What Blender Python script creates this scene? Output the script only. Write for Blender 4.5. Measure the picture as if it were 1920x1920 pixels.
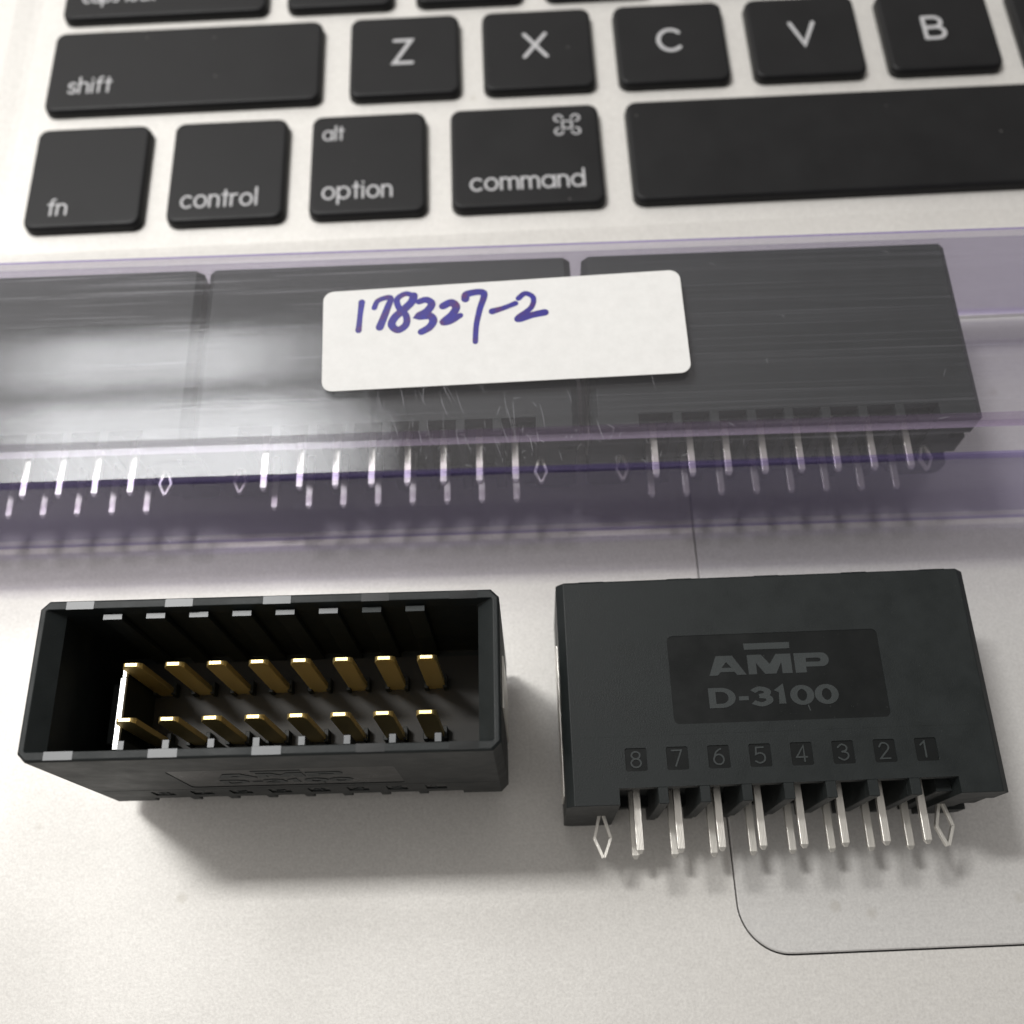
import bpy, bmesh, math, random
from mathutils import Vector, Matrix
from mathutils.geometry import tessellate_polygon
# one Blender unit is one millimetre
for o in list(bpy.data.objects): bpy.data.objects.remove(o)
sc = bpy.context.scene
COL = sc.collection
rnd = random.Random(7)
# ------------------------------------------------------------ camera
cam = bpy.data.cameras.new('camera'); camo = bpy.data.objects.new('camera', cam); COL.objects.link(camo)
camo.location = (-0.4643, -51.4499, 112.3595)
camo.rotation_euler = (0.4116, 0.0245, -0.0388)
cam.sensor_width = 36; cam.lens = 36*1975.75/1920
cam.clip_start = 1; cam.clip_end = 5000
cam.dof.use_dof = True; cam.dof.focus_distance = 96.0; cam.dof.aperture_fstop = 0.037/1.3
sc.camera = camo
# ------------------------------------------------------------ light of the room
w = bpy.data.worlds.new('World'); sc.world = w; w.use_nodes = True
bg = w.node_tree.nodes['Background']; bg.inputs[0].default_value = (1.0, 0.96, 0.925, 1); bg.inputs[1].default_value = 1.0
# the room: brighter on the window side (left), dim on the right
_n = w.node_tree.nodes; _tc = _n.new('ShaderNodeTexCoord'); _sx = _n.new('ShaderNodeSeparateXYZ'); _mr = _n.new('ShaderNodeMapRange')
_mr.inputs['From Min'].default_value = -.6; _mr.inputs['From Max'].default_value = .6; _mr.inputs['To Min'].default_value = 1.12; _mr.inputs['To Max'].default_value = .30
_mr.interpolation_type = 'SMOOTHSTEP'
w.node_tree.links.new(_tc.outputs['Generated'], _sx.inputs[0]); w.node_tree.links.new(_sx.outputs[0], _mr.inputs[0]); _my = _n.new('ShaderNodeMapRange'); _my.inputs['From Min'].default_value = -.7; _my.inputs['From Max'].default_value = .4; _my.inputs['To Min'].default_value = .42; _my.inputs['To Max'].default_value = 1.05
_my.interpolation_type = 'SMOOTHSTEP'; _mm = _n.new('ShaderNodeMath'); _mm.operation = 'MULTIPLY'
w.node_tree.links.new(_sx.outputs[1], _my.inputs[0]); w.node_tree.links.new(_mr.outputs[0], _mm.inputs[0]); w.node_tree.links.new(_my.outputs[0], _mm.inputs[1])
w.node_tree.links.new(_mm.outputs[0], bg.inputs[1])
def area(name, loc, sx, sy, power, col):
    l = bpy.data.lights.new(name, 'AREA'); l.shape = 'RECTANGLE'; l.size = sx; l.size_y = sy; l.energy = power; l.color = col
    o = bpy.data.objects.new(name, l); COL.objects.link(o); o.location = loc
    return o
area('ceiling_light', (-213, 129, 500), 110, 44, 2.3e6, (1.0, 0.99, 0.97))
# the window: three rows of panes, each a little brighter towards its middle (nested lamps, the ends fall off softly)
def row(name, cx, cy, hy, lengths, rad):
    for k, L in enumerate(lengths): area(name, (cx, cy, 500+k*.5), L, hy, rad*L*hy/len(lengths), (0.98, 0.99, 1.0))
row('window_light', -215, 233, 78, (150, 176, 202, 228, 254, 280), 34)
row('window_light_middle', -222, 281, 16, (140, 172, 204, 236, 262), 30)
row('window_light_upper', -232, 319, 38, (110, 145, 180, 215, 245), 23)
sc.view_settings.view_transform = 'Standard'; sc.view_settings.look = 'None'
sc.view_settings.exposure = 0; sc.view_settings.gamma = 1
sc.cycles.max_bounces = 10; sc.cycles.transparent_max_bounces = 40
sc.cycles.sample_clamp_indirect = 6

# ------------------------------------------------------------ materials
def mat(name, col, rough=.5, metal=0, spec=.5, coat=0):
    m = bpy.data.materials.new(name); m.use_nodes = True
    b = m.node_tree.nodes['Principled BSDF']
    b.inputs['Base Color'].default_value = (*col, 1); b.inputs['Roughness'].default_value = rough
    b.inputs['Metallic'].default_value = metal; b.inputs['Specular IOR Level'].default_value = spec
    b.inputs['Coat Weight'].default_value = coat
    return m
def N(m, t, **k):
    n = m.node_tree.nodes.new(t)
    for a, v in k.items(): setattr(n, a, v)
    return n
def lk(m, a, b): m.node_tree.links.new(a, b)
def coord(m, scale=(1, 1, 1), rot=(0, 0, 0)):
    tc = N(m, 'ShaderNodeTexCoord'); mp = N(m, 'ShaderNodeMapping')
    mp.inputs['Scale'].default_value = scale; mp.inputs['Rotation'].default_value = rot
    lk(m, tc.outputs['Object'], mp.inputs[0]); return mp.outputs[0]
def noise(m, vec, scale, detail=2, rough=.5):
    n = N(m, 'ShaderNodeTexNoise'); n.inputs['Scale'].default_value = scale
    n.inputs['Detail'].default_value = detail; n.inputs['Roughness'].default_value = rough
    lk(m, vec, n.inputs['Vector']); return n.outputs[0]
def ramp(m, fac, stops):
    r = N(m, 'ShaderNodeValToRGB'); e = r.color_ramp.elements
    while len(e) < len(stops): e.new(.5)
    for i, (p, c) in enumerate(stops):
        e[i].position = p; e[i].color = (*c, 1) if isinstance(c, tuple) else (c, c, c, 1)
    lk(m, fac, r.inputs[0]); return r.outputs[0]
def bump(m, h, strength, dist, normal=None):
    b = N(m, 'ShaderNodeBump'); b.inputs['Strength'].default_value = strength; b.inputs['Distance'].default_value = dist
    lk(m, h, b.inputs['Height'])
    if normal: lk(m, normal, b.inputs['Normal'])
    return b.outputs[0]
def P(m): return m.node_tree.nodes['Principled BSDF']
def mixc(m, f, a, b):
    x = N(m, 'ShaderNodeMix', data_type='RGBA')
    for s, v in ((0, f), (6, a), (7, b)):
        if isinstance(v, tuple): x.inputs[s].default_value = (*v, 1)
        elif isinstance(v, float): x.inputs[s].default_value = v
        else: lk(m, v, x.inputs[s])
    return x.outputs[2]
def mult(m, a, b):
    x = N(m, 'ShaderNodeMath', operation='MULTIPLY'); 
    for s, v in ((0, a), (1, b)):
        if isinstance(v, float): x.inputs[s].default_value = v
        else: lk(m, v, x.inputs[s])
    return x.outputs[0]

def aluminium(name, base, dark):
    m = mat(name, base, .6, .5)
    c = coord(m)
    fine = noise(m, c, 3.4, 3, .7); mid = noise(m, c, 1.1, 3, .6); big = noise(m, c, .05, 2)
    f1 = ramp(m, fine, [(.32, dark), (.66, base)])
    f2 = mixc(m, .28, f1, ramp(m, mid, [(.3, dark), (.7, base)]))
    # faint grease marks and a few specks of dirt
    v = N(m, 'ShaderNodeTexVoronoi'); v.inputs['Scale'].default_value = .10; lk(m, c, v.inputs['Vector'])
    spots = ramp(m, v.outputs['Distance'], [(.035, 1.0), (.075, 0.0)])
    f3 = mixc(m, mult(m, spots, .25), f2, (.30, .27, .21))
    v2 = N(m, 'ShaderNodeTexVoronoi'); v2.inputs['Scale'].default_value = .055; v2.inputs['Randomness'].default_value = 1; lk(m, c, v2.inputs['Vector'])
    speck = ramp(m, v2.outputs['Distance'], [(.008, 1.0), (.013, 0.0)])
    f4 = mixc(m, speck, f3, (.10, .07, .05))
    lk(m, f4, P(m).inputs['Base Color'])
    r = ramp(m, big, [(.3, .57), (.7, .66)]); lk(m, r, P(m).inputs['Roughness'])
    lk(m, bump(m, fine, .38, .05), P(m).inputs['Normal'])
    return m
M_ALU = aluminium('aluminium_deck', (.66, .645, .615), (.52, .505, .48))
M_PAD = aluminium('aluminium_trackpad', (.61, .60, .58), (.48, .47, .455))
M_SEAM = mat('seam_shadow_gap', (.03, .028, .03), .7)

def key_plastic():
    m = mat('key_plastic', (.022, .022, .024), .5, 0, .25)
    c = coord(m); f = noise(m, c, 6, 3, .6); g = noise(m, c, .15, 3, .6)
    col = ramp(m, g, [(.3, (.0045, .0045, .005)), (.7, (.0065, .0065, .007))])
    v = N(m, 'ShaderNodeTexVoronoi'); v.inputs['Scale'].default_value = .22; lk(m, c, v.inputs['Vector'])
    d = ramp(m, v.outputs['Distance'], [(.02, 1.0), (.045, 0.0)])
    lk(m, mixc(m, mult(m, d, .6), col, (.13, .125, .12)), P(m).inputs['Base Color'])
    lk(m, ramp(m, g, [(.3, .43), (.7, .53)]), P(m).inputs['Roughness'])
    lk(m, bump(m, f, .25, .03), P(m).inputs['Normal'])
    return m
M_KEY = key_plastic()
M_LEG = mat('legend_print', (.38, .38, .385), .5)

def housing_plastic(name, c0, c1, rough, bumpd):
    m = mat(name, c0, rough, 0, .26)
    c = coord(m); f = noise(m, c, 7, 3, .7); g = noise(m, c, .35, 4, .6); h = noise(m, c, 22, 2, .6)
    col = mixc(m, .45, ramp(m, g, [(.32, c0), (.7, c1)]), ramp(m, h, [(.3, c0), (.72, c1)]))
    # stray pale glass-fibre flecks in the moulding
    st = noise(m, coord(m, (1, .25, 1), (0, 0, .6)), 10, 2, .5)
    fl = ramp(m, st, [(.74, 0.0), (.80, 1.0)])
    lk(m, mixc(m, mult(m, fl, .35), col, (.13, .14, .13)), P(m).inputs['Base Color'])
    lk(m, ramp(m, g, [(.3, rough-.05), (.7, rough+.08)]), P(m).inputs['Roughness'])
    lk(m, bump(m, f, .4, bumpd), P(m).inputs['Normal'])
    return m
M_HOUS = housing_plastic('black_nylon', (.0055, .0075, .0075), (.0125, .0155, .0155), .5, .05)
M_SMOOTH = housing_plastic('black_nylon_polished', (.004, .005, .005), (.006, .007, .007), .30, .006)
P(M_SMOOTH).inputs['Specular IOR Level'].default_value = .24
M_FLOOR = mat('shaded_cavity_nylon', (.016, .015, .013), .55, 0, .3)  # same nylon as the housing, dimness of the cavity set into its colour
M_LETTER = housing_plastic('black_nylon_raised', (.022, .026, .026), (.034, .039, .039), .55, .05)
M_PADR = mat('sheen_mark', (.06, .065, .07), .42, 0, .6)  # rim marks and rib caps, lamp sheen painted in as a paler grey
M_GOLD = mat('gold_plating', (.97, .76, .34), .46, 1)
M_TIN = mat('tin_plating', (.70, .68, .63), .36, .9)
_c = coord(M_TIN, (8, 1, 8)); lk(M_TIN, bump(M_TIN, noise(M_TIN, _c, 1.5, 3), .3, .05), P(M_TIN).inputs['Normal'])
M_BRIGHT = mat('glint_metal', (.90, .90, .88), .42, .8)  # pale metal, tone raised so the cavity plates read as glints
M_INK = mat('blue_marker_ink', (.02, .012, .28), .45)
_c = coord(M_INK); lk(M_INK, ramp(M_INK, noise(M_INK, _c, .9, 3, .7), [(.35, (.010, .007, .22)), (.55, (.018, .008, .16)), (.72, (.07, .006, .09))]), P(M_INK).inputs['Base Color'])
M_PAPER = mat('label_paper', (.72, .70, .66), .75, 0, .3)
_c = coord(M_PAPER); lk(M_PAPER, ramp(M_PAPER, noise(M_PAPER, _c, .8, 5, .7), [(.3, (.61, .605, .59)), (.7, (.66, .655, .64))]), P(M_PAPER).inputs['Base Color'])
lk(M_PAPER, bump(M_PAPER, noise(M_PAPER, _c, 3, 4), .25, .05), P(M_PAPER).inputs['Normal'])

def clear_plastic(name='clear_violet_plastic', tint=(.972, .968, .98), haze=.012, dcol=(.55, .54, .60)):
    m = bpy.data.materials.new(name); m.use_nodes = True
    nt = m.node_tree; nt.nodes.remove(P(m)); out = nt.nodes['Material Output']
    c = coord(m)
    # long drawing lines along the tube, small scuffs across it
    lines = noise(m, coord(m, (.012, 5, 5)), 1.0, 4, .7)
    scuff = N(m, 'ShaderNodeTexNoise'); lk(m, coord(m, (7, .38, .38), (0, 0, .2)), scuff.inputs['Vector']); scuff.inputs['Scale'].default_value = 1.0; scuff.inputs['Detail'].default_value = 3
    zone = noise(m, c, .045, 2, .5)
    sc1 = ramp(m, scuff.outputs[0], [(.63, 0.0), (.70, 1.0)])
    vd = N(m, 'ShaderNodeVectorMath', operation='DISTANCE'); vs = N(m, 'ShaderNodeMapping'); lk(m, c, vs.inputs[0]); vs.inputs['Scale'].default_value = (.55, 1, .3); lk(m, vs.outputs[0], vd.inputs[0]); vd.inputs[1].default_value = (-2.5, -1, 5.4)
    zm = N(m, 'ShaderNodeMath', operation='MAXIMUM'); lk(m, ramp(m, zone, [(.58, 0.0), (.74, .35)]), zm.inputs[0])
    dd = N(m, 'ShaderNodeMath', operation='DIVIDE'); lk(m, vd.outputs['Value'], dd.inputs[0]); dd.inputs[1].default_value = 14.0
    lk(m, ramp(m, dd.outputs[0], [(.35, 1.0), (.95, 0.0)]), zm.inputs[1]); sc2 = mult(m, sc1, zm.outputs[0])
    li2 = ramp(m, lines, [(.56, 0.0), (.66, 1.0)])
    add = N(m, 'ShaderNodeMath', operation='MAXIMUM'); add.inputs[0].default_value = 0; lk(m, mult(m, li2, .22), add.inputs[1])
    nrm = bump(m, lines, .08, .02, bump(m, noise(m, c, .35, 3), .08, .05))
    tr = N(m, 'ShaderNodeBsdfTransparent'); tr.inputs[0].default_value = (*tint, 1)
    gl = N(m, 'ShaderNodeBsdfGlossy'); gl.distribution = 'BECKMANN'; gl.inputs['Roughness'].default_value = .05; lk(m, nrm, gl.inputs['Normal'])
    df = N(m, 'ShaderNodeBsdfDiffuse'); df.inputs[0].default_value = (*dcol, 1)
    fc = N(m, 'ShaderNodeLayerWeight'); fc.inputs[0].default_value = .5
    pw = N(m, 'ShaderNodeMath', operation='POWER'); lk(m, fc.outputs['Facing'], pw.inputs[0]); pw.inputs[1].default_value = 5
    fr = N(m, 'ShaderNodeMath', operation='MULTIPLY_ADD'); lk(m, pw.outputs[0], fr.inputs[0]); fr.inputs[1].default_value = .95; fr.inputs[2].default_value = .042
    mx = N(m, 'ShaderNodeMixShader'); lk(m, fr.outputs[0], mx.inputs[0]); lk(m, tr.outputs[0], mx.inputs[1]); lk(m, gl.outputs[0], mx.inputs[2])
    hz = N(m, 'ShaderNodeMath', operation='MULTIPLY_ADD'); lk(m, add.outputs[0], hz.inputs[0]); hz.inputs[1].default_value = .22; hz.inputs[2].default_value = haze
    mx2 = N(m, 'ShaderNodeMixShader'); lk(m, hz.outputs[0], mx2.inputs[0]); lk(m, mx.outputs[0], mx2.inputs[1]); lk(m, df.outputs[0], mx2.inputs[2])
    lk(m, mx2.outputs[0], out.inputs['Surface'])
    return m
M_TUBE = clear_plastic()
M_TUBE_SIDE = clear_plastic('clear_violet_plastic_side', (.90, .88, .955), .25, (.36, .33, .50))  # same plastic, dim purple look of the wall painted in as tint and haze
M_TUBE_EDGE = clear_plastic('clear_violet_plastic_edge', (.70, .65, .88), .10, (.28, .22, .52))  # same plastic, violet tint stands in for internal reflection along the edges
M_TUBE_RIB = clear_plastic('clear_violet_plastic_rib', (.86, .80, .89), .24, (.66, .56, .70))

# ------------------------------------------------------------ helpers
def obj(name, me, m, parent=None, loc=(0, 0, 0), label=None):
    o = bpy.data.objects.new(name, me); COL.objects.link(o); o.location = loc
    if m is not None and not me.materials: me.materials.append(m)
    if parent: o.parent = parent
    if label: o['label'] = label
    return o
def thing(name, label, cat, loc=(0, 0, 0), rot=(0, 0, 0), group=None):
    o = bpy.data.objects.new(name, None); COL.objects.link(o); o.location = loc; o.rotation_euler = rot
    o.empty_display_size = 2; o['label'] = label; o['category'] = cat
    if group: o['group'] = group
    return o
class MB:
    def __init__(s): s.v = []; s.f = []
    def add(s, v, f):
        b = len(s.v); s.v += [tuple(x) for x in v]; s.f += [[b+i for i in q] for q in f]
    def box(s, x0, x1, y0, y1, z0, z1):
        if x0 > x1: x0, x1 = x1, x0
        if y0 > y1: y0, y1 = y1, y0
        if z0 > z1: z0, z1 = z1, z0
        s.add([(x0, y0, z0), (x1, y0, z0), (x1, y1, z0), (x0, y1, z0), (x0, y0, z1), (x1, y0, z1), (x1, y1, z1), (x0, y1, z1)],
              [(0, 3, 2, 1), (4, 5, 6, 7), (0, 1, 5, 4), (1, 2, 6, 5), (2, 3, 7, 6), (3, 0, 4, 7)])
    def loft(s, rings, cap0=True, cap1=True):
        n = len(rings[0]); b = len(s.v)
        for r in rings: s.v += [tuple(x) for x in r]
        for k in range(len(rings)-1):
            for i in range(n):
                j = (i+1) % n; s.f.append([b+k*n+i, b+k*n+j, b+(k+1)*n+j, b+(k+1)*n+i])
        if cap0: s.f.append([b+i for i in reversed(range(n))])
        if cap1: s.f.append([b+(len(rings)-1)*n+i for i in range(n)])
    def mesh(s, name, bevel=0, segs=2, smooth=False, fix=True, angle=30):
        me = bpy.data.meshes.new(name); me.from_pydata(s.v, [], s.f)
        bm = bmesh.new(); bm.from_mesh(me)
        if fix: bmesh.ops.recalc_face_normals(bm, faces=bm.faces)
        if bevel:
            ed = [e for e in bm.edges if len(e.link_faces) == 2 and e.calc_face_angle(0) > math.radians(angle)]
            bmesh.ops.bevel(bm, geom=ed, offset=bevel, segments=segs, profile=.5, affect='EDGES', clamp_overlap=True)
        if smooth:
            for f in bm.faces: f.smooth = True
        bm.to_mesh(me); bm.free(); return me
def rrect(x0, x1, y0, y1, r, z=0, n=6):
    pts = []
    for cx, cy, a in ((x1-r, y0+r, -90), (x1-r, y1-r, 0), (x0+r, y1-r, 90), (x0+r, y0+r, 180)):
        for i in range(n+1):
            t = math.radians(a+90*i/n); pts.append((cx+r*math.cos(t), cy+r*math.sin(t), z))
    return pts
def boolean(o, cutters):
    for c in cutters:
        md = o.modifiers.new('cut', 'BOOLEAN'); md.operation = 'DIFFERENCE'; md.object = c; md.solver = 'EXACT'
    dg = bpy.context.evaluated_depsgraph_get(); dg.update()
    me = bpy.data.meshes.new_from_object(o.evaluated_get(dg)); o.modifiers.clear(); o.data = me
    for c in cutters: bpy.data.objects.remove(c)
    return me
# --- strokes: flat ribbons with round ends, raised by t
def catmull(p, n=6):
    if len(p) < 3: return p
    q = [p[0]]+list(p)+[p[-1]]; out = []
    for i in range(1, len(q)-2):
        for k in range(n):
            t = k/n; a, b, c, d = q[i-1], q[i], q[i+1], q[i+2]
            out.append(tuple(.5*(2*b[j]+(c[j]-a[j])*t+(2*a[j]-5*b[j]+4*c[j]-d[j])*t*t+(3*b[j]-a[j]-3*c[j]+d[j])*t**3) for j in (0, 1)))
    out.append(p[-1]); return out
def ribbon(mb, pts, w, z0, t, closed=False, sx=1.0, round_caps=True, wvar=None):
    pts = [Vector((p[0], p[1])) for p in pts]
    if closed and (pts[0]-pts[-1]).length < 1e-6: pts = pts[:-1]
    n = len(pts); L = []; R = []
    for i in range(n):
        if closed: a, b = pts[i-1], pts[(i+1) % n]
        else: a, b = pts[max(i-1, 0)], pts[min(i+1, n-1)]
        d1 = (pts[i]-a); d2 = (b-pts[i])
        if d1.length < 1e-9: d1 = d2
        if d2.length < 1e-9: d2 = d1
        d1 = d1.normalized(); d2 = d2.normalized(); d = (d1+d2)
        if d.length < 1e-6: d = d2
        d.normalize(); k = 1/max(.45, d.dot(d2)); hw = w/2*k*(wvar[i] if wvar else 1)
        nn = Vector((-d.y, d.x)); L.append(pts[i]+nn*hw); R.append(pts[i]-nn*hw)
    if closed:
        b0 = len(mb.v)
        for z in (z0+t, z0):
            for s in (L, R): mb.v += [(p.x*sx, p.y, z+i*1e-4) for i, p in enumerate(s)]
        for i in range(n):
            j = (i+1) % n
            mb.f += [[b0+i, b0+n+i, b0+n+j, b0+j], [b0+i, b0+j, b0+2*n+j, b0+2*n+i], [b0+n+i, b0+3*n+i, b0+3*n+j, b0+n+j]]
        return
    capA = []; capB = []
    if round_caps:
        for (c, ref, cap) in ((pts[-1], L[-1]-pts[-1], capB), (pts[0], R[0]-pts[0], capA)):
            for k in range(1, 6):
                a = -math.pi*k/6; cap.append(c+Vector((ref.x*math.cos(a)-ref.y*math.sin(a), ref.x*math.sin(a)+ref.y*math.cos(a))))
    # strip faces on top, one outline for the walls
    b0 = len(mb.v); mb.v += [(p.x*sx, p.y, z0+t+i*1e-4) for i, p in enumerate(L)]+[(p.x*sx, p.y, z0+t+i*1e-4) for i, p in enumerate(R)]
    for i in range(n-1): mb.f.append([b0+i, b0+n+i, b0+n+i+1, b0+i+1])
    cA = len(mb.v); mb.v += [(p.x*sx, p.y, z0+t) for p in capA]; cB = len(mb.v); mb.v += [(p.x*sx, p.y, z0+t+(n-1)*1e-4) for p in capB]
    iA = list(range(cA, cA+len(capA))); iB = list(range(cB, cB+len(capB)))
    if capA: mb.f.append([b0+n]+iA+[b0]); mb.f.append([b0+n-1]+iB+[b0+2*n-1])
    outl = [b0+i for i in range(n)]+iB+[b0+n+i for i in reversed(range(n))]+iA
    if t > .02:
        m = len(mb.v); mb.v += [(mb.v[i][0], mb.v[i][1], z0) for i in outl]; k = len(outl)
        for i in range(k): j = (i+1) % k; mb.f.append([outl[i], outl[j], m+j, m+i])
def poly(mb, outer, holes, z0, t):
    loops = [outer]+holes; tri = tessellate_polygon([[Vector((p[0], p[1], 0)) for p in l] for l in loops])
    flat = [p for l in loops for p in l]; b = len(mb.v); n = len(flat)
    mb.v += [(p[0], p[1], z0+t) for p in flat]+[(p[0], p[1], z0) for p in flat]
    mb.f += [[b+i for i in f] for f in tri]; k = 0
    for l in loops:
        for i in range(len(l)): j = (i+1) % len(l); mb.f.append([b+k+i, b+k+j, b+n+k+j, b+n+k+i])
        k += len(l)

# --- rounded stroke alphabet (x-height 1)
def arc(cx, cy, rx, ry, a0, a1, n=14):
    return [(cx+rx*math.cos(math.radians(a0+(a1-a0)*i/n)), cy+ry*math.sin(math.radians(a0+(a1-a0)*i/n))) for i in range(n+1)]
def bowl(cx=.46): return [('c', arc(cx, .5, .46, .5, 0, 360, 24))]
G = {
 'o': (bowl(.5), 1.0), 'a': (bowl()+[('o', [(.92, 1), (.92, 0)])], .98), 'd': (bowl()+[('o', [(.92, 1.5), (.92, 0)])], .98),
 'p': ([('c', arc(.48, .5, .46, .5, 0, 360, 24)), ('o', [(.02, 1), (.02, -.45)])], .98),
 'c': ([('o', arc(.5, .5, .46, .5, 48, 312, 18))], .84), 'l': ([('o', [(.05, 1.5), (.05, 0)])], .12),
 'i': ([('o', [(.05, 1), (.05, 0)]), ('o', [(.05, 1.34), (.05, 1.38)])], .12), 't': ([('o', [(.25, 1.38), (.25, 0)]), ('o', [(0, 1), (.5, 1)])], .5),
 'f': ([('o', arc(.48, 1.22, .25, .25, 85, 180, 7)+[(.23, 0)]), ('o', [(0, 1), (.5, 1)])], .5),
 'n': ([('o', [(0, 1), (0, 0)]), ('o', [(0, .55)]+arc(.36, .6, .36, .4, 170, 0, 12)+[(.72, 0)])], .76),
 'h': ([('o', [(0, 1.5), (0, 0)]), ('o', [(0, .55)]+arc(.36, .6, .36, .4, 170, 0, 12)+[(.72, 0)])], .76),
 'r': ([('o', [(0, 1), (0, 0)]), ('o', [(0, .5)]+arc(.36, .6, .36, .4, 170, 75, 8))], .46),
 'm': ([('o', [(0, 1), (0, 0)]), ('o', [(0, .55)]+arc(.32, .65, .32, .35, 170, 0, 10)+[(.64, 0)]), ('o', [(.64, .6)]+arc(.96, .65, .32, .35, 170, 0, 10)+[(1.28, 0)])], 1.32),
 's': ([('o', catmull([(.60, .84), (.36, 1.0), (.10, .86), (.12, .62), (.36, .5), (.60, .38), (.62, .14), (.36, 0), (.06, .14)], 4))], .68),
 'k': ([('o', [(0, 1.5), (0, 0)]), ('o', [(.56, 1), (.03, .48)]), ('o', [(.2, .62), (.62, 0)])], .64), ' ': ([], .45),
 'Z': ([('o', [(.05, 1), (.75, 1), (.03, 0), (.78, 0)])], .8), 'X': ([('o', [(.02, 1), (.84, 0)]), ('o', [(.82, 1), (0, 0)])], .86),
 'C': ([('o', arc(.5, .5, .48, .52, 45, 315, 20))], .9), 'V': ([('o', [(0, 1), (.42, 0), (.84, 1)])], .84),
 'B': ([('o', [(.02, 0), (.02, 1)]), ('o', [(.02, 1), (.35, 1)]+arc(.37, .76, .25, .24, 80, -80, 8)+[(.02, .52)]), ('o', [(.02, .5), (.38, .52)]+arc(.4, .26, .28, .26, 80, -80, 8)+[(.02, 0)])], .68),
 'A': ([('o', [(0, 0), (.42, 1), (.84, 0)]), ('o', [(.16, .34), (.68, .34)])], .84), 'N': ([('o', [(0, 0), (0, 1), (.7, 0), (.7, 1)])], .74),
 'S': ([('o', catmull([(.66, .82), (.38, 1.0), (.1, .84), (.14, .6), (.4, .5), (.66, .38), (.68, .14), (.38, 0), (.05, .16)], 4))], .74),
 'D': ([('c', [(0, 0), (0, 1), (.3, 1)]+arc(.34, .5, .42, .5, 85, -85, 14)+[(.3, 0)])], .8),
 'F': ([('o', [(.6, 1), (0, 1), (0, 0)]), ('o', [(0, .52), (.5, .52)])], .62), 'G': ([('o', arc(.5, .5, .48, .52, 45, 335, 20)+[(.95, .45), (.55, .45)])], .98),
 '-': ([('o', [(0, .42), (.4, .42)])], .42),
 '1': ([('o', [(0, .78), (.28, 1), (.28, 0)])], .4), '0': ([('c', arc(.36, .5, .36, .5, 0, 360, 22))], .74),
 '2': ([('o', catmull([(.03, .76), (.18, .97), (.42, .98), (.6, .82), (.58, .6), (.3, .3), (.02, 0)], 4)+[(.64, 0)])], .68),
 '3': ([('o', catmull([(.04, .82), (.3, 1.0), (.58, .86), (.56, .62), (.28, .53)], 4)), ('o', catmull([(.28, .52), (.6, .44), (.64, .18), (.34, 0), (.02, .16)], 4))], .7),
 '4': ([('o', [(.5, 0), (.5, 1), (0, .28), (.68, .28)])], .7), '5': ([('o', [(.58, 1), (.12, 1), (.07, .56)]+catmull([(.07, .56), (.36, .64), (.62, .48), (.6, .16), (.3, 0), (.02, .12)], 4)[1:])], .68),
 '6': ([('c', arc(.34, .32, .32, .32, 0, 360, 20)), ('o', catmull([(.05, .42), (.2, .8), (.5, 1)], 5))], .68), '7': ([('o', [(.02, 1), (.64, 1), (.22, 0)])], .68),
 '8': ([('c', arc(.34, .27, .32, .27, 0, 360, 20)), ('c', arc(.34, .77, .27, .23, 0, 360, 20))], .7),
}
def text_mesh(name, s, x, y, width, h, w, z, t=0.0, gap=.26, rot=0.0, up=None):
    tot = sum(G[c][1] for c in s)+gap*(len(s)-1); sx = width/(tot*h) if width else 1.0
    mb = MB(); cx = 0.0; k = 0; ca, sa = math.cos(rot), math.sin(rot)
    for ch in s:
        for typ, pl in G[ch][0]:
            pts = [((px+cx)*h*sx, py*h) for px, py in pl]
            pts = [(x+ca*a-sa*b, y+sa*a+ca*b) for a, b in pts]
            ribbon(mb, pts, w, z+.0025*(k % 3), t, closed=(typ == 'c')); k += 1
        cx += G[ch][1]+gap
    return mb.mesh(name, fix=False)

# ------------------------------------------------------------ the laptop
lap = thing('laptop', 'open silver aluminium laptop with black keys that everything lies on', 'laptop')
deck = MB(); deck.loft([rrect(-110, 215, -100, 190, 6, -9), rrect(-110, 215, -100, 190, 6, 0)])
deck_o = obj('top_case', deck.mesh('top_case'), M_ALU, lap)
well = MB(); well.loft([rrect(-68.6, 203, 38.4, 150, 2.2, -.55), rrect(-69.6, 203.6, 37.6, 150.8, 2.8, -.44), rrect(-72.2, 205.2, 35.3, 152.2, 4.0, .0), rrect(-72.4, 205.4, 35.1, 152.4, 4.0, .3)])
TX0, TX1, TY0, TY1 = 19.35, 124.5, -50.95, 21.5
g1 = MB(); g1.loft([rrect(TX0, TX1, TY0, TY1, 5.0, -1.0, 14), rrect(TX0, TX1, TY0, TY1, 5.0, .2, 14)])
wo = obj('cutter', well.mesh('cutter'), None); go = obj('cutter', g1.mesh('cutter'), None)
boolean(deck_o, [wo, go])
tp = MB(); q = .17
tp.loft([rrect(TX0+q, TX1-q, TY0+q, TY1-q, 4.85, -.9, 14), rrect(TX0+q, TX1-q, TY0+q, TY1-q, 4.85, -.09, 14), rrect(TX0+q+.13, TX1-q-.13, TY0+q+.13, TY1-q-.13, 4.75, .0, 14)])
obj('trackpad', tp.mesh('trackpad'), M_PAD, lap)
sm = MB(); sm.loft([rrect(TX0+.01, TX1-.01, TY0+.01, TY1-.01, 4.95, -.98, 14), rrect(TX0+.01, TX1-.01, TY0+.01, TY1-.01, 4.95, -.92, 14)])
obj('trackpad_gap', sm.mesh('trackpad_gap'), M_SEAM, lap)

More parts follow.
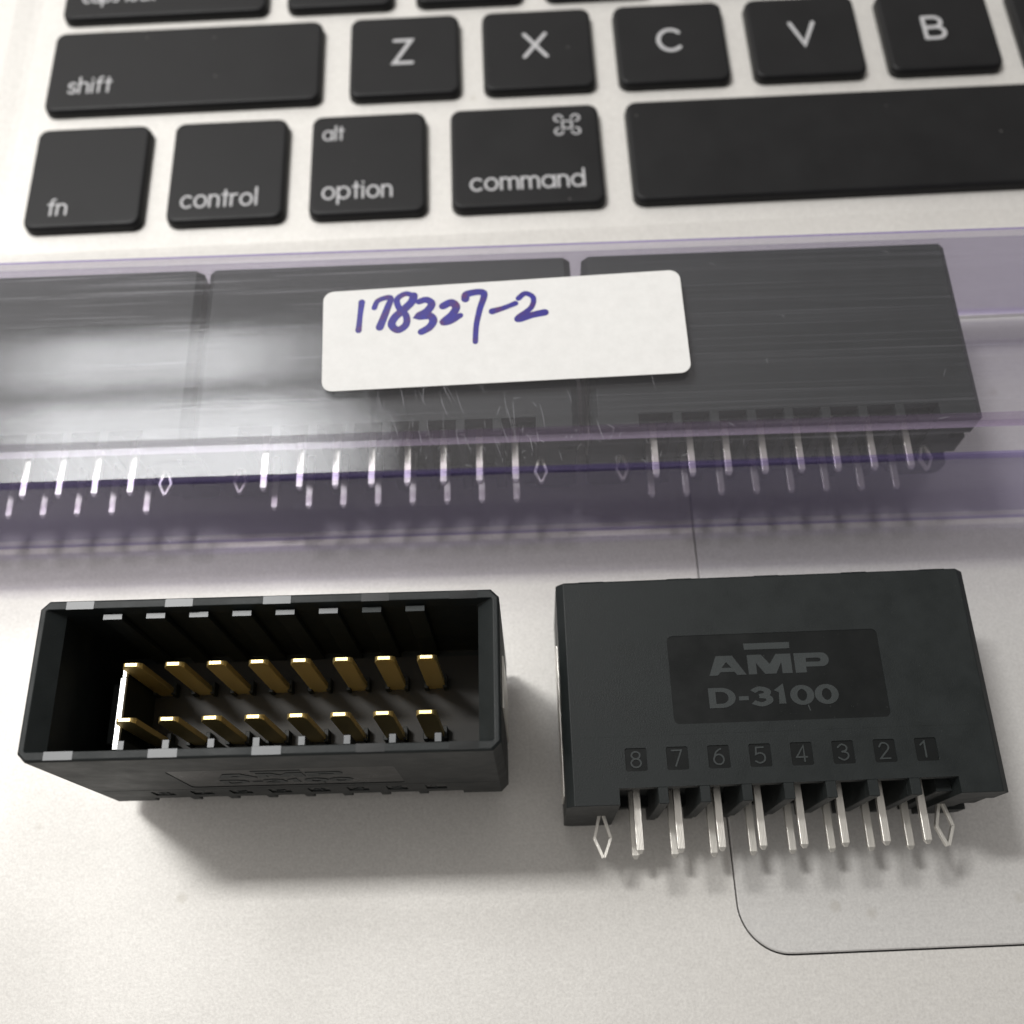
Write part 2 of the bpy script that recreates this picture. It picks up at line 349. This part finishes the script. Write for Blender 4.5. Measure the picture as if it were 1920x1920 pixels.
def key(x, y, wd, h, label, legends=()):
    mb = MB(); r = 1.35; zt = .93
    def rr(d, z): return rrect(x-d, x+wd+d, y-d, y+h+d, max(.5, r+d*.6), z, 7)
    mb.loft([rr(.28, -.52), rr(.2, .35), rr(.10, .72), rr(-.02, .87), rr(-.18, zt-.01), rr(-.5, zt)])
    me = mb.mesh('key', smooth=False)
    for f in me.polygons: f.use_smooth = len(f.vertices) == 4
    k = obj('key', me, M_KEY, lap); k['label'] = label
    for s, lx, ly, lw, lh, sw in legends:
        obj('legend', text_mesh('legend', s, lx, ly, lw, lh, sw, zt+.006), M_LEG, k)
    return k
FX, Y0, Y1, Y2, KW = -64.6156, 41.557, 61.97, 79.75, 15.35
key(FX, Y0, KW, 16.8, 'black function key with small white letters fn', [('fn', -61.6, 43.5, 2.45, 1.75, .33)])
key(FX+19.08, Y0, KW, 16.8, 'black control key', [('control', -43.8, 43.68, 10.2, 1.9, .33)])
key(FX+38.13, Y0, KW, 16.8, 'black option key with alt printed above', [('option', -24.85, 44.0, 9.3, 1.9, .33), ('alt', -25.0, 54.15, 2.75, 1.6, .28)])
ck = key(FX+57.26, Y0, 20.1, 16.8, 'black command key with looped square sign', [('command', -5.0, 44.25, 15.3, 1.9, .34)])
cl = MB(); cx, cy, a, b = 8.5, 54.9, .62, .62
ribbon(cl, [(cx-a-.02, cy-a), (cx+a+.02, cy-a)], .26, .938, 0); ribbon(cl, [(cx-a-.02, cy+a), (cx+a+.02, cy+a)], .26, .938, 0)
ribbon(cl, [(cx-a, cy-a), (cx-a, cy+a)], .26, .9405, 0); ribbon(cl, [(cx+a, cy-a), (cx+a, cy+a)], .26, .9405, 0)
for sx_, sy_ in ((-1, -1), (1, -1), (1, 1), (-1, 1)):
    c0 = (cx+sx_*(a+.55), cy+sy_*(a+.55))
    ang = math.degrees(math.atan2(-sy_, -sx_))
    ribbon(cl, arc(c0[0], c0[1], .55, .55, ang+45, ang+315, 14), .26, .943, 0)
obj('legend', cl.mesh('legend', fix=False), M_LEG, ck)
key(16.89, Y0, 93.0, 16.8, 'long black space bar with faint scuffs')
key(FX, Y1, 38.63, 14.7, 'wide black shift key', [('shift', -61.7, 65.0, 6.1, 1.9, .33)])
ZX = -21.55
key(ZX, Y1, KW, 14.7, 'black letter key Z', [('Z', -15.5, 67.75, 2.75, 4.3, .58)])
key(ZX+19.05, Y1, KW, 14.7, 'black letter key X', [('X', 3.25, 67.75, 3.2, 4.3, .58)])
key(ZX+38.1, Y1, KW, 14.7, 'black letter key C', [('C', 22.35, 67.75, 3.25, 3.8, .58)])
key(ZX+57.15, Y1, KW, 14.7, 'black letter key V', [('V', 41.4, 67.6, 3.3, 4.1, .58)])
key(ZX+76.2, Y1, KW, 14.7, 'black letter key B', [('B', 60.25, 67.6, 2.8, 4.0, .58)])
key(ZX+95.25, Y1, KW, 14.7, 'black letter key N', [('N', 79.3, 67.6, 2.8, 4.0, .58)])
key(-64.3, Y2, 29.8, 14.7, 'black caps lock key cut off by the frame', [('caps lock', -61.7, 82.75, 10.6, 1.9, .33)])
for i, ch in enumerate('ASDFG'):
    key(-31.15+19.05*i, Y2, KW, 14.7, 'black letter key '+ch, [(ch, -25.0+19.05*i, 85.5, 3.0, 4.1, .58)])

# ------------------------------------------------------------ connectors
# local axes: x along the row (position 8 to 1), y mating direction (0 = board side), z out of the label face
HW, HT, HL = 20.1, 7.015, 21.55
PX = [(i-3.5)*3.81 for i in range(8)]
LX0, LX1, LY0, LY1 = -9.68, 10.48, 7.14, 15.66
def SQ(i): return PX[i]-.17
def octa(d, y, c=.72):
    a, b = HW-d, HT-d
    return [(-a+c, y, -b), (a-c, y, -b), (a, y, -b+c), (a, y, b-c), (a-c, y, b), (-a+c, y, b), (-a, y, b-c), (-a, y, -b+c)]
def oct_in(x, z, y, c=.12):
    return [(-x+c, y, -z), (x-c, y, -z), (x, y, -z+c), (x, y, z-c), (x-c, y, z), (-x+c, y, z), (-x, y, z-c), (-x, y, -z+c)]
def housing_mesh(labelled, ribs_to):
    mb = MB()
    FL = 6.2                                                 # floor of the mating cavity
    # outer skin up to the rim, over it the rim, then the lead-in and the cavity
    mb.loft([octa(0, 0), octa(0, HL-.18), octa(.16, HL), oct_in(19.55, 6.2, HL), oct_in(18.2, 6.02, HL-1.4), oct_in(18.05, 6.0, FL)], True, True)
    me = mb.mesh('shell', bevel=.06, segs=2, angle=40); me.materials.append(M_HOUS)
    o = bpy.data.objects.new('tmp', me); COL.objects.link(o); cs = []
    def cutbox(*a):
        c = MB(); c.box(*a); cs.append(obj('cutter', c.mesh('cutter'), None))
    cutbox(-15.25, 15.6, -1, 1.5, -9, 9); cutbox(-15.1, 15.4, -1, 2.6, -5.6, 5.9)                     # board side: the pocket of the tails, open through both walls
    cutbox(18.0, 21, -1, .95, 1.5, 3.0); cutbox(17.6, 21, -1, 1.3, -4.4, -1.9); cutbox(18.0, 21, -1, .25, -1.95, 1.55)
    def cut(x0, x1, y0, y1, r, depth):
        c = MB(); c.loft([rrect(x0, x1, y0, y1, r, HT-depth), rrect(x0, x1, y0, y1, r, HT+1)])
        cs.append(obj('cutter', c.mesh('cutter'), None))
    if labelled:
        cut(LX0, LX1, LY0, LY1, .55, .06)
        for i in range(8): cut(SQ(i)-1.0, SQ(i)+1.0, 2.97, 5.08, .18, .13)
    shell = boolean(o, cs); bpy.data.objects.remove(o)
    mb = MB()
    mb.box(14.2, 15.62, .5, 2.61, -7.0, 4.8)
    for i in range(7):
        xm = PX[i]+2.07
        mb.box(xm-.47, xm+.47, .0, 1.502, 5.9, 7.013); mb.box(xm-.46, xm+.46, .02, 2.602, ribs_to, 5.899)
        mb.box(xm-.3, xm+.55, .35, 1.502, -7.013, ribs_to-.02)
    # ribs inside the cavity on both long walls, their tops a little under the rim
    for i in range(8):
        xa = PX[i]-.65
        mb.box(xa-.85, xa+.85, FL, HL-.95, -5.99, -5.45)
        mb.box(PX[i]+1.15, PX[i]+1.75, FL, HL-1.0, 5.2, 6.0)
        # blocks round the foot of each blade
        for zc in (-2.41, 2.58):
            mb.box(PX[i]-1.15, PX[i]-.72, FL, FL+1.3, zc-.75, zc+.5)
            mb.box(PX[i]+.72, PX[i]+1.15, FL, FL+1.3, zc-.75, zc+.5)
    extra = mb.mesh('extra', bevel=.05, segs=1, angle=50)
    bm = bmesh.new(); bm.from_mesh(shell); bm.from_mesh(extra); me = bpy.data.meshes.new('housing'); bm.to_mesh(me); bm.free()
    me.materials.append(M_HOUS)
    return me
def bar_mesh(w, t, y0, y1, tip, foot=None, k1=.62, k2=.45):
    # square bar along y with a pyramid tip at y1
    mb = MB(); s = 1 if y1 > y0 else -1
    def ring(a, b, y): return [(-a, y, -b), (a, y, -b), (a, y, b), (-a, y, b)]
    a, b = w/2, t/2
    rings = [ring(a, b, y0)]
    if foot: rings = [ring(a+foot, b, y0), ring(a+foot, b, y0+s*1.1), ring(a, b, y0+s*1.1)]
    rings += [ring(a, b, y1-s*tip), ring(a*k1, b*k1, y1-s*tip*.3), ring(a*k2, b*k2, y1)]
    mb.loft(rings); return mb.mesh('bar', bevel=.04, segs=2, angle=25)
ME_BLADE = bar_mesh(1.78, .55, 5.5, 16.78, .55, .08, .80, .62); ME_BLADE.name = 'contact_blade'
ME_TAIL = bar_mesh(.70, .56, 2.62, -3.86, .34); ME_TAIL.name = 'solder_tail'
def lock_mesh():
    mb = MB()
    def strip(pts, w, t):
        for (x0, y0), (x1, y1) in zip(pts[:-1], pts[1:]):
            d = Vector((x1-x0, y1-y0)).normalized()*.03; n = Vector((-d.y, d.x)).normalized()*w/2
            a = Vector((x0, y0))-d; b = Vector((x1, y1))+d
            mb.loft([[(a.x-n.x, a.y-n.y, -t/2), (a.x+n.x, a.y+n.y, -t/2), (a.x+n.x, a.y+n.y, t/2), (a.x-n.x, a.y-n.y, t/2)],
                     [(b.x-n.x, b.y-n.y, -t/2), (b.x+n.x, b.y+n.y, -t/2), (b.x+n.x, b.y+n.y, t/2), (b.x-n.x, b.y-n.y, t/2)]])
    strip([(-.12, 1.6), (-.14, .3), (-.78, -2.05), (-.05, -3.85)], .31, .55)
    strip([(.12, 1.6), (.14, .3), (.78, -2.05), (.07, -3.8)], .31, .5)
    return mb.mesh('board_lock', bevel=.03, segs=1)
ME_LOCK = lock_mesh()
def clip_mesh():
    mb = MB(); mb.box(-.1, .1, 1.6, 16.5, -2.4, 2.4); return mb.mesh('side_clip', bevel=.05, segs=1)
ME_CLIP = clip_mesh()
def plate_mesh():  # added metal strip, shaped to catch a glint inside the cavity
    mb = MB(); mb.box(-.2, .2, 14.0, 14.45, -3.1, -1.9); mb.box(-.34, .2, 14.0, 14.43, -1.898, 4.7); return mb.mesh('glint_plate', bevel=.06, segs=1)
ME_PLATE = plate_mesh()
_m = MB(); _m.box(-.2, .14, 6.2, 13.99, -3.08, 4.68); ME_PART = _m.mesh('glint_support', bevel=.03)  # added wall that only carries the glint strip
_m = MB(); _m.box(-2.9, -.32, 6.2, 9.6, -2.6, 3.2); ME_SHEEN = _m.mesh('floor_sheen', bevel=.15)  # added block, its paler nylon imitates a reflection on the cavity floor
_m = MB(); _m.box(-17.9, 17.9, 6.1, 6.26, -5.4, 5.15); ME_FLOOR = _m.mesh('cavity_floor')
_m = MB(); _m.box(-.12, .08, 6.25, 9.5, -3.4, -1.2); ME_PLATE2 = _m.mesh('glint_plate', bevel=.03)
def gate_mesh():
    mb = MB(); mb.box(-1.22, 1.22, -.004, .02, -.36, .36); return mb.mesh('rim_mark', bevel=.008, segs=1)
ME_GATE = gate_mesh(); ME_GATE_D = gate_mesh()
def ribtop_mesh():
    mb = MB(); mb.box(-.83, .83, -.003, .02, -.25, .25); return mb.mesh('rib_sheen', bevel=.006, segs=1)
_m = MB(); _m.box(-.27, .27, -.003, .02, -.36, .36); ME_PT = _m.mesh('post_sheen')
ME_RT = ribtop_mesh(); ME_RT_D = ribtop_mesh()
ME_H_LABEL = housing_mesh(True, -3.2); ME_H_PLAIN = housing_mesh(False, -6.9)
# flat plates lying in the recesses
_m = MB(); _m.add(rrect(LX0+.01, LX1-.01, LY0+.01, LY1-.01, .54, HT-.052), [list(range(28))]); ME_LOGO = _m.mesh('logo_panel', fix=False)
_m = MB(); _m.add(rrect(-.99, .99, 2.98, 5.07, .17, HT-.122), [list(range(28))]); ME_SQ = _m.mesh('number_panel', fix=False)
def amp_mesh():
    # traced in the plane of the label face, millimetres
    mb = MB(); z = HT-.051; t = .046
    poly(mb, [(-2.38, 14.04), (1.96, 14.04), (1.98, 14.66), (-2.4, 14.66)], [], z, t)
    def A(x, y): return (x, y)
    y0, y1 = 11.62, 13.52
    poly(mb, [(-5.95, y0), (-5.15, y0), (-4.85, y0+.32), (-3.55, y0+.32), (-3.3, y0), (-2.42, y0), (-3.62, y1), (-5.18, y1)],
         [[(-4.72, y0+.72), (-3.78, y0+.72), (-4.25, y0+1.28)]], z, t)
    poly(mb, [(-2.2, y0), (-1.42, y0), (-1.42, y0+1.1), (-.66, y0), (.4, y0), (1.0, y0+1.1), (1.0, y0), (1.95, y0), (1.95, y1), (.55, y1), (-.12, y0+.95), (-.85, y1), (-2.2, y1)], [], z, t)
    poly(mb, [(2.25, y0), (3.3, y0), (3.3, y0+.55)]+[(4.75, y0+.55)]+arc(4.85, y0+1.225, .68, .675, -85, 85, 10)+[(4.75, y1), (2.25, y1)],
         [[(3.35, y0+1.02), (4.55, y0+1.02)]+arc(4.55, y0+1.2, .2, .18, -80, 80, 5)+[(4.5, y0+1.4), (3.35, y0+1.4)]], z, t)
    # D-3100
    h = 1.86; y = 8.55; x = -6.15; adv = {'D': 2.5, '-': 1.25, '3': 2.35, '1': 1.55, '0': 2.3}
    wid = {'D': 1.95, '-': .95, '3': 1.7, '1': .62, '0': 1.62}; k = 0
    for ch in 'D-3100':
        sx = 1.7; nat = G[ch][1] if ch != '1' else .4
        for typ, pl in G[ch][0]:
            s = wid[ch]/max(nat, .3)
            pts = [((px*s+x+.25)/sx, y+.17+py*(h-.34)) for px, py in pl]
            ribbon(mb, pts, .39, z+.004*(k % 2), t, closed=(typ == 'c'), sx=sx, round_caps=False); k += 1
        x += adv[ch]
    ribbon(mb, [(2.98, 8.5), (3.1, 8.0)], .09, z, .05); return mb.mesh('logo_lettering', fix=False)
ME_AMP = amp_mesh()
ME_DIG = [text_mesh('numeral', d, -.5, 3.33, None, 1.42, .15, HT-.121, .08) for d in '87654321']

def connector(label, loc, rot, kind, group=None):
    t = thing('connector', label, 'connector', loc, rot, group)
    obj('housing', ME_H_LABEL if kind != 'plain' else ME_H_PLAIN, M_HOUS, t)
    for x in PX:
        for z in (-2.41, 2.58):
            obj('contact_blade', ME_BLADE, M_GOLD, t, (x, 0, z))
    for x in PX:
        for z in (-2.41, 2.58):
            obj('solder_tail', ME_TAIL, M_TIN, t, (x, 0, z))
    for lx in (-16.62, 16.05):
        lo = obj('board_lock', ME_LOCK, M_TIN, t, (lx, 0, 0))
        if kind == 'plain': lo.scale = (.8, .72, 1)
    obj('side_clip', ME_CLIP, M_TIN, t, (-20.16, 0, 0)); obj('side_clip', ME_CLIP, M_TIN, t, (20.16, 0, 0))
    obj('glint_plate', ME_PLATE, M_BRIGHT, t, (-14.7, 0, 0)); obj('glint_support', ME_PART, M_HOUS, t, (-14.7, 0, 0)); obj('floor_sheen', ME_SHEEN, M_LETTER, t, (-14.7, 0, 0)); obj('cavity_floor', ME_FLOOR, M_FLOOR, t); obj('glint_plate', ME_PLATE2, M_BRIGHT, t, (17.95, 0, 0))
    if kind == 'plain': return t
    for sgn in (-1, 1):
        for x in (-16.6, -7.9, .7, 9.3, 17.0): obj('rim_mark', ME_GATE, M_PADR, t, (x, HL, sgn*6.53)) if x < 5 else obj('rim_mark', ME_GATE_D, M_SMOOTH, t, (x, HL, sgn*6.53))  # right-hand marks get darker nylon, the lamp's falloff painted in
    for i in range(8): obj('rib_sheen', ME_RT if i < 6 else ME_RT_D, M_PADR if i < 6 else M_LETTER, t, (PX[i]-.65, HL-.95, -5.72))  # caps painted paler as lamp sheen, dimmer copies at the right end
    for i in range(8): obj('post_sheen', ME_PT, M_PADR, t, (PX[i]+1.45, HL-1.0, 5.6))  # pale caps, lamp sheen painted onto the near-wall ribs
    lp = obj('logo_panel', ME_LOGO, M_SMOOTH, t); obj('logo_lettering', ME_AMP, M_LETTER, lp)
    for i in range(8):
        p = obj('number_panel', ME_SQ, M_SMOOTH, t, (SQ(i), 0, 0)); obj('numeral', ME_DIG[i], M_LETTER, p)
    r = MB(); r.box(-18.5, 19.2, 6.18, 6.28, HT-.02, HT+.012); obj('mould_line', r.mesh('mould_line'), M_HOUS, t)
    return t
px = 2.17
connector('black connector lying flat below the tube with raised AMP D-3100 lettering', (20.5606+px, -38.01, HT), (0, 0, -.0072), 'label', 'loose connectors on the laptop')
connector('black connector standing on its tails with open side up showing gold blades', (-24.9409+px, -27.32, 3.9), (math.pi/2, 0, -.0174), 'label', 'loose connectors on the laptop')
TR = -.012; BZ = 2.42
gi = 'connectors packed inside the clear tube'
connector('black connector at the right open end of the packing tube', (27.5, -.72, BZ+HT), (0, 0, TR), 'plain', gi)
connector('black connector in the middle of the tube, mostly under the white label', (-13.95, -.22, BZ+HT), (0, 0, TR), 'plain', gi)
connector('black connector in the tube left of the white label, cut by the photo edge', (-54.75, .30, BZ+HT), (0, 0, TR), 'plain', gi)

# ------------------------------------------------------------ the packing tube
tube = thing('packing_tube', 'clear violet-tinted plastic tube lying across the laptop, white label on top', 'tube', (0, 0, 0), (0, 0, -.0145))
def tube_mesh():
    ya, yb, za, zb, t = -5.82, 22.08, 1.5, 18.0, .72
    def rr(y0, y1, z0, z1, r, n=5):
        pts = []
        for cy, cz, a in ((y1-r, z0+r, -90), (y1-r, z1-r, 0), (y0+r, z1-r, 90), (y0+r, z0+r, 180)):
            for i in range(n+1):
                q = math.radians(a+90*i/n); pts.append((cy+r*math.cos(q), cz+r*math.sin(q)))
        return pts
    # outline with foot ribs below, inner outline with a hanging rib that stops the bodies
    out = []
    o = rr(ya, yb, za, zb, .55)
    out += [(2.0, za), (2.0, 0.02), (2.7, 0.02), (2.7, za), (18.0, za), (18.0, .02), (18.7, .02), (18.7, za)]+o
    inn = rr(ya+t, yb-t, za+t, zb-t, .25)
    # inn order: bottom right corner .. top right .. top left .. bottom left ; insert rib between top right and top left
    ribt = [(-.52, zb-t), (-.62, 15.6), (-1.32, 15.6), (-1.42, zb-t)]
    inn = inn[:12]+ribt+inn[12:]
    X0, X1 = -170, 190
    mb = MB()
    for loop, flip in ((out, False), (inn, True)):
        b = len(mb.v); n = len(loop)
        mb.v += [(X0, y, z) for y, z in loop]+[(X1, y, z) for y, z in loop]
        for i in range(n):
            j = (i+1) % n; f = [b+i, b+j, b+n+j, b+n+i]; mb.f.append(f[::-1] if flip else f)
    tri = tessellate_polygon([[Vector((y, z, 0)) for y, z in out], [Vector((y, z, 0)) for y, z in inn]])
    no, ni = len(out), len(inn)
    def idx(k, end): return (k+(no if end else 0)) if k < no else (2*no+(k-no)+(ni if end else 0))
    for f in tri:
        mb.f.append([idx(k, 0) for k in f]); mb.f.append([idx(k, 1) for k in reversed(f)])
    me = mb.mesh('tube_wall')
    for m in (M_TUBE, M_TUBE_SIDE, M_TUBE_EDGE, M_TUBE_RIB): me.materials.append(m)
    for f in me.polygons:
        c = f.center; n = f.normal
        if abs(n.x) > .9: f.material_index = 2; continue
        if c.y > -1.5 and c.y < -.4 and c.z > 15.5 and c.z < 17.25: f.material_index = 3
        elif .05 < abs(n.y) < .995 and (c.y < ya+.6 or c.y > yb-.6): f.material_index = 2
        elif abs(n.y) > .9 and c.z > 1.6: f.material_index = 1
    return me
obj('tube_wall', tube_mesh(), M_TUBE, tube)
# single scratches and scuffs on the tube's top, thin open strokes
M_SCR = clear_plastic('scratch_in_plastic', (.95, .95, .97), .30, (.75, .75, .80))
def scratches():
    mb = MB(); r = random.Random(11); ky = .0145
    def st(x, y, a, L, bend, w, k):
        pts = [(x+L*t*math.cos(a+bend*t), y+L*t*math.sin(a+bend*t)) for t in [i/7 for i in range(8)]]
        ribbon(mb, pts, w, 18.004+.0004*(k % 12), 0, round_caps=False, wvar=[.25+.75*math.sin(math.pi*(i+.5)/8) for i in range(8)])
    k = 0
    for _ in range(60):
        cx = r.gauss(-9, 7); cy = r.uniform(-4.8, 4.2)
        if cx > 26 or cx < -24: continue
        st(cx, cy, math.radians(r.gauss(103, 9)), r.uniform(.6, 3.4), r.uniform(-.15, .15), r.uniform(.018, .042), k); k += 1
    for _ in range(34):
        st(r.uniform(-54, 54), r.uniform(-5, 21.3), math.radians(r.choice((r.gauss(100, 30), r.gauss(0, 25)))), r.uniform(.3, 1.4), r.uniform(-.2, .2), r.uniform(.018, .035), k); k += 1
    for _ in range(60):
        st(r.gauss(-6, 13), r.uniform(-5.3, -1.2), math.radians(r.gauss(95, 28)), r.uniform(.2, .9), r.uniform(-.4, .4), r.uniform(.02, .04), k); k += 1
    for _ in range(60):
        st(r.uniform(-58, -24), r.uniform(2, 21), math.radians(r.gauss(.3, .35)), r.uniform(4, 20), 0, r.uniform(.018, .04), k); k += 1
    return mb.mesh('scratches', fix=False)
_s = obj('scratches', scratches(), M_SCR, tube); _s['kind'] = 'stuff'
# paper label, corners as seen
def lab_mesh():
    c = [Vector((-20.3, 4.25)), Vector((17.95, 4.55)), Vector((17.95, 17.4)), Vector((-20.5, 16.6))]
    pts = []
    for i in range(4):
        p = c[i]; a = (c[i-1]-p).normalized(); b = (c[(i+1) % 4]-p).normalized(); r = 1.15
        ctr = p+a*r+b*r; 
        a0 = math.atan2(*( (p+a*r-ctr).yx )); a1 = math.atan2(*((p+b*r-ctr).yx))
        while a1 < a0: a1 += 2*math.pi
        for k in range(8): q = a0+(a1-a0)*k/7; pts.append((ctr.x+r*math.cos(q), ctr.y+r*math.sin(q)))
    mb = MB(); mb.loft([[(x, y, 18.01) for x, y in pts], [(x, y, 18.13) for x, y in pts]]); return mb.mesh('paper_label')
lab = obj('paper_label', lab_mesh(), M_PAPER, tube, label='white rounded paper label with blue handwriting')
lab.rotation_euler = (0, 0, .0145)
HAND = HAND_PTS = [
 [(-16.6, 15.0), (-17.1, 13.0), (-17.3, 10.7)],
]
hw_o = [[(262, 365), (254, 430), (246, 505)], [(325, 393), (345, 356), (405, 342), (388, 400), (352, 490)],
 [(522, 332), (482, 322), (440, 348), (446, 388), (484, 432), (482, 478), (442, 503), (412, 478), (428, 440), (474, 400), (512, 362), (522, 332)],
 [(548, 362), (585, 352), (612, 372), (590, 408), (548, 434), (600, 432), (620, 456), (600, 490), (560, 513)],
 [(668, 384), (710, 366), (734, 388), (715, 425), (670, 463), (705, 460), (755, 430)],
 [(780, 348), (790, 323), (872, 318), (852, 400), (835, 480), (830, 562)],
 [(915, 410), (975, 392), (1030, 370)], [(1046, 345), (1080, 320), (1120, 342), (1108, 392), (1045, 440), (1052, 450), (1115, 428), (1178, 415)]]
def bp(u, v, z):
    R = camo.rotation_euler.to_matrix(); d = R @ Vector(((u-960)/1975.75, -(v-960)/1975.75, -1)); c = camo.location
    return c+d*((z-c.z)/d.z)
mb = MB()
for k, st in enumerate(hw_o):
    p = [bp(580+a/2.667, 430+b/2.667, 18.14) for a, b in st]
    pts = catmull([(v.x, v.y) for v in p], 6)
    ribbon(mb, pts, .72, 18.136+.002*(k % 2), 0, wvar=[1.05-.22*math.sin(3.1*i/len(pts)+k) for i in range(len(pts))])
obj('handwriting', mb.mesh('handwriting', fix=False), M_INK, lab, label='blue marker handwriting reading 178327-2')
bpy.context.view_layer.update()
